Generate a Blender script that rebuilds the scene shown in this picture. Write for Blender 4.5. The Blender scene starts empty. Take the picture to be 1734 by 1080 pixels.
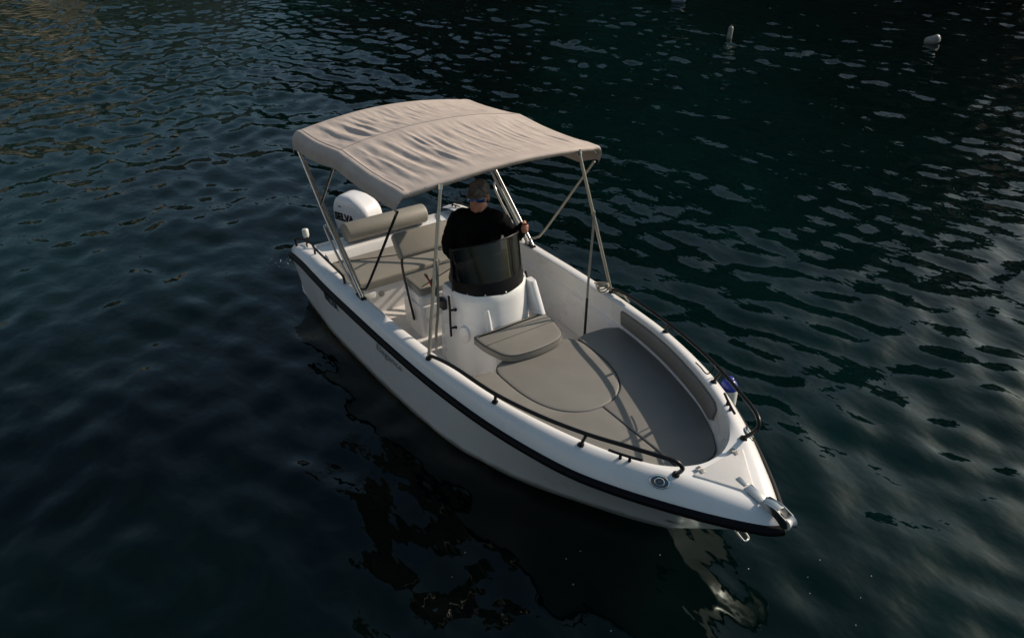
import bpy, bmesh, math, random
import numpy as np
from mathutils import Vector, Matrix, noise as mnoise
random.seed(7)
S = bpy.context.scene
COL = S.collection
rad = math.radians

# ------------------------------------------------------------------ camera
CAM = (7.35676324, -3.24509402, 4.34686326)
YAW, PITCH, FPX = 2.5475454, 0.55382, 1329.25
cd = bpy.data.cameras.new('camera')
cam = bpy.data.objects.new('camera', cd)
COL.objects.link(cam)
cy, sy, cp, sp = math.cos(YAW), math.sin(YAW), math.cos(PITCH), math.sin(PITCH)
fw = Vector((cy*cp, sy*cp, -sp)); rt = Vector((sy, -cy, 0)); up = rt.cross(fw)
mw = Matrix((( rt.x, up.x, -fw.x, CAM[0]), (rt.y, up.y, -fw.y, CAM[1]), (rt.z, up.z, -fw.z, CAM[2]), (0, 0, 0, 1)))
cam.matrix_world = mw
cd.sensor_width = 36; cd.lens = FPX/1734*36
cd.clip_start = 0.05; cd.clip_end = 2000
S.camera = cam

# ------------------------------------------------------------------ light
SUN_AZ, SUN_EL = 82.0, 30.0
world = bpy.data.worlds.new('World'); S.world = world; world.use_nodes = True
wn = world.node_tree; bg = wn.nodes['Background']
sky = wn.nodes.new('ShaderNodeTexSky'); sky.sky_type = 'NISHITA'; sky.sun_disc = False
sky.sun_elevation = rad(SUN_EL); sky.sun_rotation = rad(90-SUN_AZ)
sky.dust_density = 2.0; sky.air_density = 1.0; sky.ozone_density = 1.0; sky.altitude = 0
# thin broken cloud over the whole sky
wtc = wn.nodes.new('ShaderNodeTexCoord'); wno = wn.nodes.new('ShaderNodeTexNoise'); wno.inputs['Scale'].default_value = 3.2; wno.inputs['Detail'].default_value = 6
wmp = wn.nodes.new('ShaderNodeMapping'); wmp.inputs['Scale'].default_value = (1, 1, 2.2)
wra = wn.nodes.new('ShaderNodeMapRange'); wra.inputs['From Min'].default_value = .40; wra.inputs['From Max'].default_value = .68; wra.inputs['To Max'].default_value = .22
wmx = wn.nodes.new('ShaderNodeMix'); wmx.data_type = 'RGBA'; wmx.inputs['B'].default_value = (2.7, 3.2, 3.2, 1)
wn.links.new(wtc.outputs['Generated'], wmp.inputs['Vector']); wn.links.new(wmp.outputs['Vector'], wno.inputs['Vector'])
wn.links.new(wno.outputs['Fac'], wra.inputs['Value']); wn.links.new(wra.outputs['Result'], wmx.inputs['Factor'])
wn.links.new(sky.outputs[0], wmx.inputs['A']); wti = wn.nodes.new('ShaderNodeMix'); wti.data_type = 'RGBA'; wti.blend_type = 'MULTIPLY'; wti.inputs['Factor'].default_value = 1; wti.inputs['B'].default_value = (.90, 1.0, .965, 1)   # teal cast of the evening sky
wn.links.new(wmx.outputs['Result'], wti.inputs['A']); wn.links.new(wti.outputs['Result'], bg.inputs[0]); bg.inputs[1].default_value = 0.10
sl = bpy.data.lights.new('sun', 'SUN'); sl.energy = 4.4; sl.angle = rad(0.55); sl.color = (1.0, 0.86, 0.72)
so = bpy.data.objects.new('sun', sl); COL.objects.link(so)
sd = Vector((math.cos(rad(SUN_AZ))*math.cos(rad(SUN_EL)), math.sin(rad(SUN_AZ))*math.cos(rad(SUN_EL)), math.sin(rad(SUN_EL))))
so.rotation_euler = sd.to_track_quat('Z', 'Y').to_euler(); so.location = sd*30
S.view_settings.view_transform = 'Standard'; S.view_settings.look = 'None'
S.view_settings.exposure = 0.0; S.view_settings.gamma = 1; S.view_settings.use_curve_mapping = False
S.render.engine = 'CYCLES'
S.cycles.max_bounces = 7; S.cycles.transparent_max_bounces = 8
S.cycles.caustics_reflective = False; S.cycles.caustics_refractive = False
S.cycles.sample_clamp_indirect = 4.0

# ------------------------------------------------------------------ materials
MATS = {}
def mat(name, col, rough=0.5, metal=0.0, var=0.0, scale=8.0, bump=0.0, bscale=60.0, coat=0.0, spec=0.5, stretch=None, col2=None, rvar=0.0):
    m = bpy.data.materials.new(name); m.use_nodes = True
    nt = m.node_tree; N = nt.nodes; L = nt.links
    b = N['Principled BSDF']
    b.inputs['Roughness'].default_value = rough; b.inputs['Metallic'].default_value = metal
    b.inputs['Specular IOR Level'].default_value = spec
    b.inputs['Coat Weight'].default_value = coat; b.inputs['Coat Roughness'].default_value = 0.08
    b.inputs['Base Color'].default_value = (*col, 1)
    tc = N.new('ShaderNodeTexCoord')
    src = tc.outputs['Object']
    if stretch:
        mp = N.new('ShaderNodeMapping'); mp.inputs['Scale'].default_value = stretch
        L.new(src, mp.inputs['Vector']); src = mp.outputs['Vector']
    if var or col2 or rvar:
        n = N.new('ShaderNodeTexNoise'); n.inputs['Scale'].default_value = scale; n.inputs['Detail'].default_value = 5
        L.new(src, n.inputs['Vector'])
        r = N.new('ShaderNodeValToRGB')
        c2 = col2 if col2 else tuple(c*(1-var) for c in col)
        r.color_ramp.elements[0].position = .36; r.color_ramp.elements[1].position = .66
        r.color_ramp.elements[0].color = (*c2, 1); r.color_ramp.elements[1].color = (*col, 1)
        L.new(n.outputs['Fac'], r.inputs['Fac']); L.new(r.outputs['Color'], b.inputs['Base Color'])
        if rvar:
            mr = N.new('ShaderNodeMapRange'); mr.inputs['To Min'].default_value = rough; mr.inputs['To Max'].default_value = rough+rvar
            L.new(n.outputs['Fac'], mr.inputs['Value']); L.new(mr.outputs['Result'], b.inputs['Roughness'])
    if bump:
        n2 = N.new('ShaderNodeTexNoise'); n2.inputs['Scale'].default_value = bscale; n2.inputs['Detail'].default_value = 3
        L.new(src, n2.inputs['Vector'])
        bp = N.new('ShaderNodeBump'); bp.inputs['Strength'].default_value = bump; bp.inputs['Distance'].default_value = 0.01
        L.new(n2.outputs['Fac'], bp.inputs['Height']); L.new(bp.outputs['Normal'], b.inputs['Normal'])
    MATS[name] = m
    return m
GEL = mat('gelcoat', (.80, .79, .775), .22, var=.05, scale=2.5, coat=.3, rvar=.12)
HULLM = mat('hull_gelcoat', (.81, .82, .825), .2, var=.04, scale=1.6, coat=.3, rvar=.1)
NONSKID = mat('nonskid_gelcoat', (.70, .68, .65), .5, var=.09, scale=4, bump=.25, bscale=220)
VINYL = mat('grey_vinyl', (.198, .190, .170), .55, var=.08, scale=6, bump=.12, bscale=160, rvar=.1)
VINYLT = mat('tan_vinyl', (.245, .23, .195), .5, var=.08, scale=6, bump=.12, bscale=160, rvar=.1)
PADM = mat('dark_grey_vinyl', (.17, .165, .16), .6, var=.08, scale=7, bump=.12, bscale=160)
PIPE = mat('dark_piping', (.035, .034, .032), .6)
BLACK = mat('black_coated_steel', (.008, .008, .009), .35, spec=.3, var=.2, scale=20)
def hull_grime(m):
    nt = m.node_tree; N = nt.nodes; L = nt.links; b = N['Principled BSDF']; src = b.inputs['Base Color'].links[0].from_socket
    tc = N.new('ShaderNodeTexCoord'); sx = N.new('ShaderNodeSeparateXYZ'); L.new(tc.outputs['Object'], sx.inputs[0])
    n = N.new('ShaderNodeTexNoise'); n.inputs['Scale'].default_value = 7; n.inputs['Detail'].default_value = 6; L.new(tc.outputs['Object'], n.inputs['Vector'])
    a = N.new('ShaderNodeMath'); a.operation = 'MULTIPLY_ADD'; a.inputs[1].default_value = -.10; L.new(n.outputs['Fac'], a.inputs[0]); L.new(sx.outputs['Z'], a.inputs[2])
    r = N.new('ShaderNodeMapRange'); r.inputs['From Min'].default_value = -.02; r.inputs['From Max'].default_value = .05; r.inputs['To Min'].default_value = .75; r.inputs['To Max'].default_value = 0
    L.new(a.outputs[0], r.inputs['Value'])
    mx = N.new('ShaderNodeMix'); mx.data_type = 'RGBA'; L.new(r.outputs['Result'], mx.inputs['Factor']); L.new(src, mx.inputs['A']); mx.inputs['B'].default_value = (.16, .17, .12, 1)
    # faint vertical run marks and scuffs
    mp = N.new('ShaderNodeMapping'); mp.inputs['Scale'].default_value = (9, 9, .9); L.new(tc.outputs['Object'], mp.inputs['Vector'])
    n2 = N.new('ShaderNodeTexNoise'); n2.inputs['Scale'].default_value = 1.6; n2.inputs['Detail'].default_value = 5; L.new(mp.outputs['Vector'], n2.inputs['Vector'])
    r2 = N.new('ShaderNodeMapRange'); r2.inputs['From Min'].default_value = .58; r2.inputs['From Max'].default_value = .8; r2.inputs['To Max'].default_value = .35; L.new(n2.outputs['Fac'], r2.inputs['Value'])
    m2 = N.new('ShaderNodeMix'); m2.data_type = 'RGBA'; L.new(r2.outputs['Result'], m2.inputs['Factor']); L.new(mx.outputs['Result'], m2.inputs['A']); m2.inputs['B'].default_value = (.55, .52, .46, 1)
    L.new(m2.outputs['Result'], b.inputs['Base Color'])
hull_grime(HULLM)
RUBBER = mat('black_rubber', (.006, .006, .008), .45, spec=.12, var=.25, scale=12)
STEEL = mat('polished_steel', (.62, .60, .56), .16, 1.0, var=.08, scale=30)
DULLST = mat('brushed_aluminium', (.50, .47, .42), .38, 1.0, var=.12, scale=30)
CANV = mat('bimini_canvas', (.56, .475, .415), .85, var=.10, scale=5, bump=.22, bscale=420, spec=.2, col2=(.49, .415, .365))
WEB = mat('beige_webbing', (.33, .30, .24), .8, var=.2, scale=60, bump=.3, bscale=300)
WEBD = mat('black_webbing', (.014, .014, .014), .7)
ENGW = mat('engine_paint', (.80, .79, .80), .22, coat=.4, var=.03, scale=4)
ENGB = mat('engine_black', (.015, .015, .016), .45)
LETTER = mat('decal_black', (.012, .012, .014), .4)
LETTG = mat('decal_grey', (.16, .17, .18), .4)
WHITEP = mat('white_plastic', (.78, .77, .74), .35, var=.05, scale=12)
LENS = mat('frosted_lens', (.72, .72, .66), .2, spec=.6)
CHROME = mat('chrome', (.70, .70, .70), .08, 1.0)
RED = mat('red_cord', (.30, .02, .015), .5)
SKIN = mat('skin', (.56, .26, .165), .5, var=.15, scale=25, bump=.1, bscale=120, col2=(.48, .19, .125))
JACK = mat('black_jacket', (.0045, .0045, .005), .9, var=.3, scale=14, bump=.5, bscale=25, spec=.1)
TROU = mat('dark_trousers', (.018, .018, .022), .85, var=.3, scale=14, bump=.3, bscale=30)
CAPM = mat('camouflage_cap', (.24, .20, .17), .85, scale=26, col2=(.07, .06, .055), bump=.3, bscale=200)
HAIR = mat('grey_hair', (.09, .08, .07), .7)
SHOE = mat('white_shoes', (.6, .6, .58), .6)
GLASB = mat('mirror_blue', (.05, .16, .50), .10, .85)
FENW = mat('fender_white', (.72, .70, .62), .4, var=.08, scale=10)
FENB = mat('fender_blue', (.015, .035, .26), .35, var=.1, scale=10)
BUOYM = mat('buoy_white', (.33, .315, .285), .5, var=.35, scale=9)
BUOYB = mat('float_pale_blue', (.22, .25, .33), .5, var=.2, scale=9)
FOAM = mat('foam', (.75, .78, .76), .5)

def glassmat():
    m = bpy.data.materials.new('smoked_acrylic'); m.use_nodes = True
    nt = m.node_tree; N = nt.nodes; L = nt.links; N.clear()
    o = N.new('ShaderNodeOutputMaterial'); mx = N.new('ShaderNodeMixShader'); t = N.new('ShaderNodeBsdfTransparent')
    g = N.new('ShaderNodeBsdfGlossy'); g.inputs['Roughness'].default_value = .03
    t.inputs['Color'].default_value = (.42, .445, .48, 1)
    f = N.new('ShaderNodeFresnel'); f.inputs['IOR'].default_value = 1.45
    L.new(f.outputs[0], mx.inputs[0]); L.new(t.outputs[0], mx.inputs[1]); L.new(g.outputs[0], mx.inputs[2]); L.new(mx.outputs[0], o.inputs[0])
    return m
SMOKE = glassmat()

def watermat():
    m = bpy.data.materials.new('sea_water'); m.use_nodes = True
    nt = m.node_tree; N = nt.nodes; L = nt.links; b = N['Principled BSDF']
    b.inputs['Base Color'].default_value = (.0022, .0115, .0125, 1)
    b.subsurface_method = 'BURLEY'; b.inputs['Subsurface Weight'].default_value = 1; b.inputs['Subsurface Radius'].default_value = (.5, 1.0, 1.0); b.inputs['Subsurface Scale'].default_value = 1.6
    b.inputs['Roughness'].default_value = .035; b.inputs['IOR'].default_value = 1.34
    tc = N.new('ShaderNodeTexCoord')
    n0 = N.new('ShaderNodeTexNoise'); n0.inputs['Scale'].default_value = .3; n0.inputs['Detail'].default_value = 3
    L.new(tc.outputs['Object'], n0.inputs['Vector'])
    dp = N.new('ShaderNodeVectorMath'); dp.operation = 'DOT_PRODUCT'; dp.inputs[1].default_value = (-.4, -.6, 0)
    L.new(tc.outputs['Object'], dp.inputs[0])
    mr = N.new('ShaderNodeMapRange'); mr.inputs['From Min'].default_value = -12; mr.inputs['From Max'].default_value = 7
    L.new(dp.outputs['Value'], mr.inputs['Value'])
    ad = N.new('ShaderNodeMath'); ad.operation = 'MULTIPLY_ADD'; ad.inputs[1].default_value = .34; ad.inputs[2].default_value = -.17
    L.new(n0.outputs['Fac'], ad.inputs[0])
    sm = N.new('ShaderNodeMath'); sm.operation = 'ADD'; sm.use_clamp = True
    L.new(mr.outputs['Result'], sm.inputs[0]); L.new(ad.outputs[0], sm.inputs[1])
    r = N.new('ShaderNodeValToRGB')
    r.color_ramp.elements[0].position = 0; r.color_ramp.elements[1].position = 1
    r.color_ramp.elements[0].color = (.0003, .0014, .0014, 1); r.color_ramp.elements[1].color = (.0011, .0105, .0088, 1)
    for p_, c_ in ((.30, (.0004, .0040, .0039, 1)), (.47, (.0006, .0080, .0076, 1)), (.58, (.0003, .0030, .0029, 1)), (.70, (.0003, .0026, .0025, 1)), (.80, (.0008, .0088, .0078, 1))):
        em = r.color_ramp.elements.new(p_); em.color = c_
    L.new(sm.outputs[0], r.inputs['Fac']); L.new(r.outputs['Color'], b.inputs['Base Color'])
    mp = N.new('ShaderNodeMapping'); mp.inputs['Scale'].default_value = (1, 1.5, 1); mp.inputs['Rotation'].default_value = (0, 0, .2)
    L.new(tc.outputs['Object'], mp.inputs['Vector'])
    n1 = N.new('ShaderNodeTexNoise'); n1.inputs['Scale'].default_value = 3.4; n1.inputs['Detail'].default_value = 1.2
    n1.inputs['Distortion'].default_value = .12
    L.new(mp.outputs['Vector'], n1.inputs['Vector'])
    bp = N.new('ShaderNodeBump'); bp.inputs['Strength'].default_value = .35; bp.inputs['Distance'].default_value = .03
    n2 = N.new('ShaderNodeTexNoise'); n2.inputs['Scale'].default_value = 9.5; n2.inputs['Detail'].default_value = 1
    L.new(mp.outputs['Vector'], n2.inputs['Vector'])
    # the small chop is livelier in the open water astern than in the lee of the bow
    gm = N.new('ShaderNodeVectorMath'); gm.operation = 'DOT_PRODUCT'; gm.inputs[1].default_value = (-.8, .6, 0)
    L.new(tc.outputs['Object'], gm.inputs[0])
    gr = N.new('ShaderNodeMapRange'); gr.inputs['From Min'].default_value = -3; gr.inputs['From Max'].default_value = 12; gr.inputs['To Min'].default_value = .26; gr.inputs['To Max'].default_value = .42
    L.new(gm.outputs['Value'], gr.inputs['Value'])
    ma = N.new('ShaderNodeMath'); ma.operation = 'MULTIPLY_ADD'
    L.new(n2.outputs['Fac'], ma.inputs[0]); L.new(gr.outputs['Result'], ma.inputs[1]); L.new(n1.outputs['Fac'], ma.inputs[2])
    L.new(ma.outputs[0], bp.inputs['Height']); L.new(bp.outputs['Normal'], b.inputs['Normal'])
    b.inputs['Specular IOR Level'].default_value = .44; b.inputs['Specular Tint'].default_value = (.86, 1, .95, 1)
    return m
WATER = watermat()

def hillmat(name, c1, c2, c3, sc):
    m = bpy.data.materials.new(name); m.use_nodes = True
    nt = m.node_tree; N = nt.nodes; L = nt.links; b = N['Principled BSDF']; b.inputs['Roughness'].default_value = .95
    b.inputs['Specular IOR Level'].default_value = .1
    tc = N.new('ShaderNodeTexCoord'); n = N.new('ShaderNodeTexNoise'); n.inputs['Scale'].default_value = sc; n.inputs['Detail'].default_value = 8
    n.inputs['Roughness'].default_value = .65
    L.new(tc.outputs['Object'], n.inputs['Vector']); r = N.new('ShaderNodeValToRGB')
    e = r.color_ramp.elements; e[0].position = .36; e[0].color = (*c1, 1); e[1].position = .64; e[1].color = (*c3, 1)
    x = e.new(.5); x.color = (*c2, 1)
    L.new(n.outputs['Fac'], r.inputs['Fac']); L.new(r.outputs['Color'], b.inputs['Base Color'])
    return m
HILLD = hillmat('dark_wooded_slope', (.010, .013, .008), (.020, .022, .013), (.040, .036, .026), .35)
HILLP = hillmat('pale_fill_slope', (.08, .09, .055), (.31, .28, .23), (.43, .39, .33), .14)  # for the unseen shore added as a sunlit reflector
HILLB = hillmat('brown_rock_slope', (.02, .032, .014), (.15, .135, .10), (.34, .295, .235), .12)

# ------------------------------------------------------------------ helpers
def finish(o, ang=40):
    me = o.data
    me.shade_smooth()
    if ang is not None:
        me.set_sharp_from_angle(angle=rad(ang))
def obj(name, verts, faces, m, parent=None, ang=40, label=None, fixn=True):
    me = bpy.data.meshes.new(name)
    me.from_pydata([tuple(v) for v in verts], [], faces)
    me.update()
    if fixn:
        bm = bmesh.new(); bm.from_mesh(me)
        bmesh.ops.recalc_face_normals(bm, faces=bm.faces); bm.to_mesh(me); bm.free()
    me.materials.append(m)
    o = bpy.data.objects.new(name, me); COL.objects.link(o)
    if parent is not None: o.parent = parent
    if label: o['label'] = label
    finish(o, ang)
    return o
def bobj(name, bm, m, parent=None, ang=40, label=None):
    bmesh.ops.recalc_face_normals(bm, faces=bm.faces)
    me = bpy.data.meshes.new(name); bm.to_mesh(me); bm.free()
    me.materials.append(m)
    o = bpy.data.objects.new(name, me); COL.objects.link(o)
    if parent is not None: o.parent = parent
    if label: o['label'] = label
    finish(o, ang)
    return o
class MB:
    def __init__(s): s.v = []; s.f = []
    def add(s, v, f):
        k = len(s.v); s.v += [tuple(p) for p in v]; s.f += [tuple(i+k for i in q) for q in f]; return s
    def out(s, name, m, parent=None, ang=40, label=None, fixn=True): return obj(name, s.v, s.f, m, parent, ang, label, fixn)
def smoothpath(pts, sub=8):
    P = [Vector(p) for p in pts]; out = []
    for i in range(len(P)-1):
        p0 = P[i-1] if i else P[0]*2-P[1]; p1 = P[i]; p2 = P[i+1]; p3 = P[i+2] if i+2 < len(P) else P[-1]*2-P[-2]
        for k in range(sub):
            t = k/sub
            out.append(.5*((2*p1)+(p2-p0)*t+(2*p0-5*p1+4*p2-p3)*t*t+(3*p1-p0-3*p2+p3)*t**3))
    out.append(P[-1]); return out
def tube(path, r, n=10, caps=True, flat=1.0, side=None):
    """swept tube; r a number or one per point; flat squashes along the frame's second axis"""
    P = [Vector(p) for p in path]; R = r if isinstance(r, (list, tuple)) else [r]*len(P)
    V = []; F = []; t0 = (P[1]-P[0]).normalized()
    a = side.copy() if side is not None else (Vector((0, 0, 1)) if abs(t0.z) < .9 else Vector((1, 0, 0)))
    for i, p in enumerate(P):
        t = ((P[i+1]-p) if i == 0 else (p-P[i-1]) if i == len(P)-1 else (P[i+1]-P[i-1])).normalized()
        a = (a-t*a.dot(t)).normalized(); b = t.cross(a)
        for k in range(n):
            w = 2*math.pi*k/n
            V.append(p+a*math.cos(w)*R[i]+b*math.sin(w)*R[i]*flat)
    for i in range(len(P)-1):
        for k in range(n):
            F.append((i*n+k, i*n+(k+1) % n, (i+1)*n+(k+1) % n, (i+1)*n+k))
    if caps:
        F.append(tuple(range(n))[::-1]); F.append(tuple((len(P)-1)*n+k for k in range(n)))
    return V, F
def loft(rings, closed=True, cap0=False, cap1=False):
    n = len(rings[0]); V = [p for r in rings for p in r]; F = []
    for i in range(len(rings)-1):
        for k in range(n if closed else n-1):
            F.append((i*n+k, i*n+(k+1) % n, (i+1)*n+(k+1) % n, (i+1)*n+k))
    if cap0: F.append(tuple(range(n))[::-1])
    if cap1: F.append(tuple((len(rings)-1)*n+k for k in range(n)))
    return V, F
def ball(c, rx, ry=None, rz=None, nu=14, nv=9):
    ry = ry or rx; rz = rz or rx; V = []; F = []
    for j in range(1, nv):
        t = math.pi*j/nv
        for i in range(nu):
            a = 2*math.pi*i/nu
            V.append((c[0]+rx*math.sin(t)*math.cos(a), c[1]+ry*math.sin(t)*math.sin(a), c[2]+rz*math.cos(t)))
    for j in range(nv-2):
        for i in range(nu):
            F.append((j*nu+i, (j+1)*nu+i, (j+1)*nu+(i+1) % nu, j*nu+(i+1) % nu))
    k = len(V); V += [(c[0], c[1], c[2]+rz), (c[0], c[1], c[2]-rz)]
    for i in range(nu):
        F.append((k, i, (i+1) % nu)); F.append((k+1, (nv-2)*nu+(i+1) % nu, (nv-2)*nu+i))
    return V, F
def rbox(size, bev=.01, seg=3, loc=(0, 0, 0), rot=None):
    bm = bmesh.new(); bmesh.ops.create_cube(bm, size=1)
    bmesh.ops.scale(bm, vec=size, verts=bm.verts)
    if bev: bmesh.ops.bevel(bm, geom=bm.edges[:], offset=bev, segments=seg, profile=.5, affect='EDGES')
    M = Matrix.Translation(loc) @ (rot.to_4x4() if rot else Matrix())
    bmesh.ops.transform(bm, matrix=M, verts=bm.verts)
    V = [v.co.copy() for v in bm.verts]; bm.verts.index_update()
    F = [tuple(v.index for v in f.verts) for f in bm.faces]; bm.free()
    return V, F
def offset_poly(P, d):
    """inset a closed CCW outline by d (2-D)"""
    n = len(P); out = []
    for i in range(n):
        a = Vector(P[i-1]); b = Vector(P[i]); c = Vector(P[(i+1) % n])
        n1 = Vector((-(b-a).y, (b-a).x)); n2 = Vector((-(c-b).y, (c-b).x))
        if n1.length < 1e-9: n1 = n2
        if n2.length < 1e-9: n2 = n1
        n1.normalize(); n2.normalize(); m = n1+n2
        if m.length < 1e-6: m = n1
        m.normalize(); k = d/max(.35, m.dot(n1))
        out.append((b.x+m.x*k, b.y+m.y*k))
    return out
def area(P): return .5*sum(P[i-1][0]*P[i][1]-P[i][0]*P[i-1][1] for i in range(len(P)))
def slab(P, z0, z1, r=.02, seg=4, crown=0.0):
    """pad from a plan outline: vertical sides, rounded top edge, softly crowned top"""
    if area(P) < 0: P = P[::-1]
    rings = [[(x, y, z0) for x, y in P], [(x, y, z1-r) for x, y in P]]
    for k in range(1, seg+1):
        a = math.pi/2*k/seg
        Q = offset_poly(P, r*(1-math.cos(a)))
        rings.append([(x, y, z1-r+r*math.sin(a)) for x, y in Q])
    if crown:
        Q = offset_poly(P, r+.03); rings.append([(x, y, z1+crown) for x, y in Q])
    V, F = loft(rings, True, True, True)
    return V, F
def roundpoly(P, r, seg=5):
    """round the corners of a closed outline; r a number or a list"""
    out = []; n = len(P)
    for i in range(n):
        a = Vector(P[i-1]); b = Vector(P[i]); c = Vector(P[(i+1) % n]); rr = r[i] if isinstance(r, (list, tuple)) else r
        d1 = (a-b); d2 = (c-b); q = min(rr, d1.length*.49, d2.length*.49)
        if q < 1e-4: out.append(tuple(b)); continue
        p = b+d1.normalized()*q; s = b+d2.normalized()*q
        for k in range(seg+1):
            t = k/seg; out.append(tuple(p*(1-t)**2+b*2*t*(1-t)+s*t*t))
    return out
def empty(name, loc=(0, 0, 0), parent=None, label=None, cat=None, group=None, kind=None):
    o = bpy.data.objects.new(name, None); COL.objects.link(o); o.location = loc; o.empty_display_size = .1
    if parent is not None: o.parent = parent
    tag(o, label, cat, group, kind); return o
def tag(o, label=None, cat=None, group=None, kind=None):
    if label: o['label'] = label
    if cat: o['category'] = cat
    if group: o['group'] = group
    if kind: o['kind'] = kind
    return o
def textmesh(s, size, depth=.0, shear=0.0, bold=0.0):
    c = bpy.data.curves.new('lettering', 'FONT'); c.body = s; c.size = size; c.shear = shear; c.offset = bold; c.align_x = 'CENTER'
    c.resolution_u = 3
    o = bpy.data.objects.new('lettering', c); COL.objects.link(o)
    dg = bpy.context.evaluated_depsgraph_get(); me = bpy.data.meshes.new_from_object(o.evaluated_get(dg))
    V = [v.co.copy() for v in me.vertices]; F = [tuple(p.vertices) for p in me.polygons]
    bpy.data.objects.remove(o); bpy.data.curves.remove(c); bpy.data.meshes.remove(me)
    return V, F
def interp(x, tab):
    return float(np.interp(x, [t[0] for t in tab], [t[1] for t in tab]))
def fuse(mb, voxel, name, m, parent, smooth=6):
    """join overlapping closed shapes into one continuous surface"""
    o = mb.out(name, m, None, None)
    r = o.modifiers.new('r', 'REMESH'); r.mode = 'VOXEL'; r.voxel_size = voxel
    s = o.modifiers.new('s', 'SMOOTH'); s.factor = .5; s.iterations = smooth
    dg = bpy.context.evaluated_depsgraph_get(); me = bpy.data.meshes.new_from_object(o.evaluated_get(dg))
    o.modifiers.clear(); old = o.data; o.data = me; bpy.data.meshes.remove(old); me.name = name
    if not me.materials: me.materials.append(m)
    me.shade_smooth(); o.parent = parent
    return o

# ------------------------------------------------------------------ water
def axis(lo, hi, a, b, h, grow):
    c = list(np.arange(a, b+h/2, h)); d = h; x = c[-1]
    while x < hi: d *= grow; x += d; c.append(x)
    d = h; x = c[0]; left = []
    while x > lo: d *= grow; x -= d; left.append(x)
    return np.array(left[::-1]+c)
def wave_height(X, Y):
    rng = np.random.default_rng(11); Z = np.zeros_like(X)
    for i in range(90):
        lam = .36*(2.6/.36)**(rng.random()**1.65)
        grp = rng.random()
        if grp < .66: th = rad(98)+rng.normal(0, .33)
        else: th = rad(14)+rng.normal(0, .55)
        k = 2*math.pi/lam; slope = .0222*(lam/.8)**-.38
        ph = rng.random()*6.283
        arg = k*(X*math.cos(th)+Y*math.sin(th))+ph+.5*np.sin(.31*X+.23*Y+ph)
        Z += slope/k*np.sin(arg)
    mod = .72+.34*np.sin(.23*X-.35*Y+1.0)*np.sin(.17*X+.21*Y+.4)
    e = np.hypot((X-2.4)/3.4, Y/1.7)          # the hull calms the water round it
    calm = .72+.28*np.clip((e-.8)/1.2, 0, 1)
    return Z*mod*calm
xs = axis(-420, 300, -24, 9, .05, 1.13); ys = axis(-300, 420, -5.5, 26, .05, 1.13)
X, Y = np.meshgrid(xs, ys, indexing='ij'); Z = wave_height(X, Y)
dmp = 1/(1+np.maximum(0, np.hypot(X+6, Y-8)-45)/15); Z *= dmp
nx, ny = X.shape
wv = np.stack([X, Y, Z], -1).reshape(-1, 3)
i, j = np.meshgrid(np.arange(nx-1), np.arange(ny-1), indexing='ij'); q = (i*ny+j).ravel()
wf = np.stack([q, q+ny, q+ny+1, q+1], 1)
wm = bpy.data.meshes.new('water')
wm.vertices.add(len(wv)); wm.vertices.foreach_set('co', wv.ravel())
wm.loops.add(wf.size); wm.loops.foreach_set('vertex_index', wf.ravel().astype(np.int32))
wm.polygons.add(len(wf)); wm.polygons.foreach_set('loop_start', np.arange(0, wf.size, 4, dtype=np.int32))
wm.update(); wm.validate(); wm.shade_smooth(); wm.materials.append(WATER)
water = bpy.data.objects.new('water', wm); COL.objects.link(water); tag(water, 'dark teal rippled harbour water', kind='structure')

# ------------------------------------------------------------------ shore slopes (dark and brown seen mirrored in the water; pale one an unseen reflector)
def shore(name, a0, a1, dist, hfun, m, label, seed):
    c = Vector((2, 0)); V = []; F = []; na, nr = 150, 30
    for i in range(na+1):
        az = rad(a0+(a1-a0)*i/na)
        for k in range(nr+1):
            t = k/nr
            d = dist+(34*t**1.25)
            x = c.x+d*math.cos(az); y = c.y+d*math.sin(az)
            h = hfun(a0+(a1-a0)*i/na)
            nz = mnoise.fractal(Vector((x*.09+seed, y*.09, t*3)), 1.0, 2.1, 5)
            nz2 = mnoise.fractal(Vector((x*.35+seed, y*.35, t*9)), 1.0, 2.1, 4)
            z = -1.5+(h+1.5)*t**.8*(1+.22*nz)+1.1*nz2*min(1, 3*t)
            x -= math.cos(az)*2.5*nz*min(1, 4*t); y -= math.sin(az)*2.5*nz*min(1, 4*t)
            V.append((x, y, z))
    for i in range(na):
        for k in range(nr):
            q = i*(nr+1)+k; F.append((q, q+nr+1, q+nr+2, q+1))
    o = obj(name, V, F, m, None, None, fixn=False); tag(o, label, kind='structure'); return o
shore('hill', 98, 166, 42, lambda a: interp(a, [(98, 4), (106, 21), (114, 35), (126, 39), (140, 35), (152, 25), (166, 10)]), HILLD, 'steep dark wooded shore across the water', 3.1)
shore('hill', 196, 300, 44, lambda a: interp(a, [(196, 4), (208, 15), (228, 25), (262, 25), (285, 15), (300, 5)]), HILLP, 'unseen pale shore added to throw sunlight back onto the shaded hull', 17.7)  # added out of view; bounces sun onto the starboard topside
shore('hill', 160, 206, 40, lambda a: interp(a, [(160, 5), (168, 15), (180, 16), (190, 13), (206, 5)]), HILLB, 'brown rocky shore lit by the low sun', 9.4)

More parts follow.
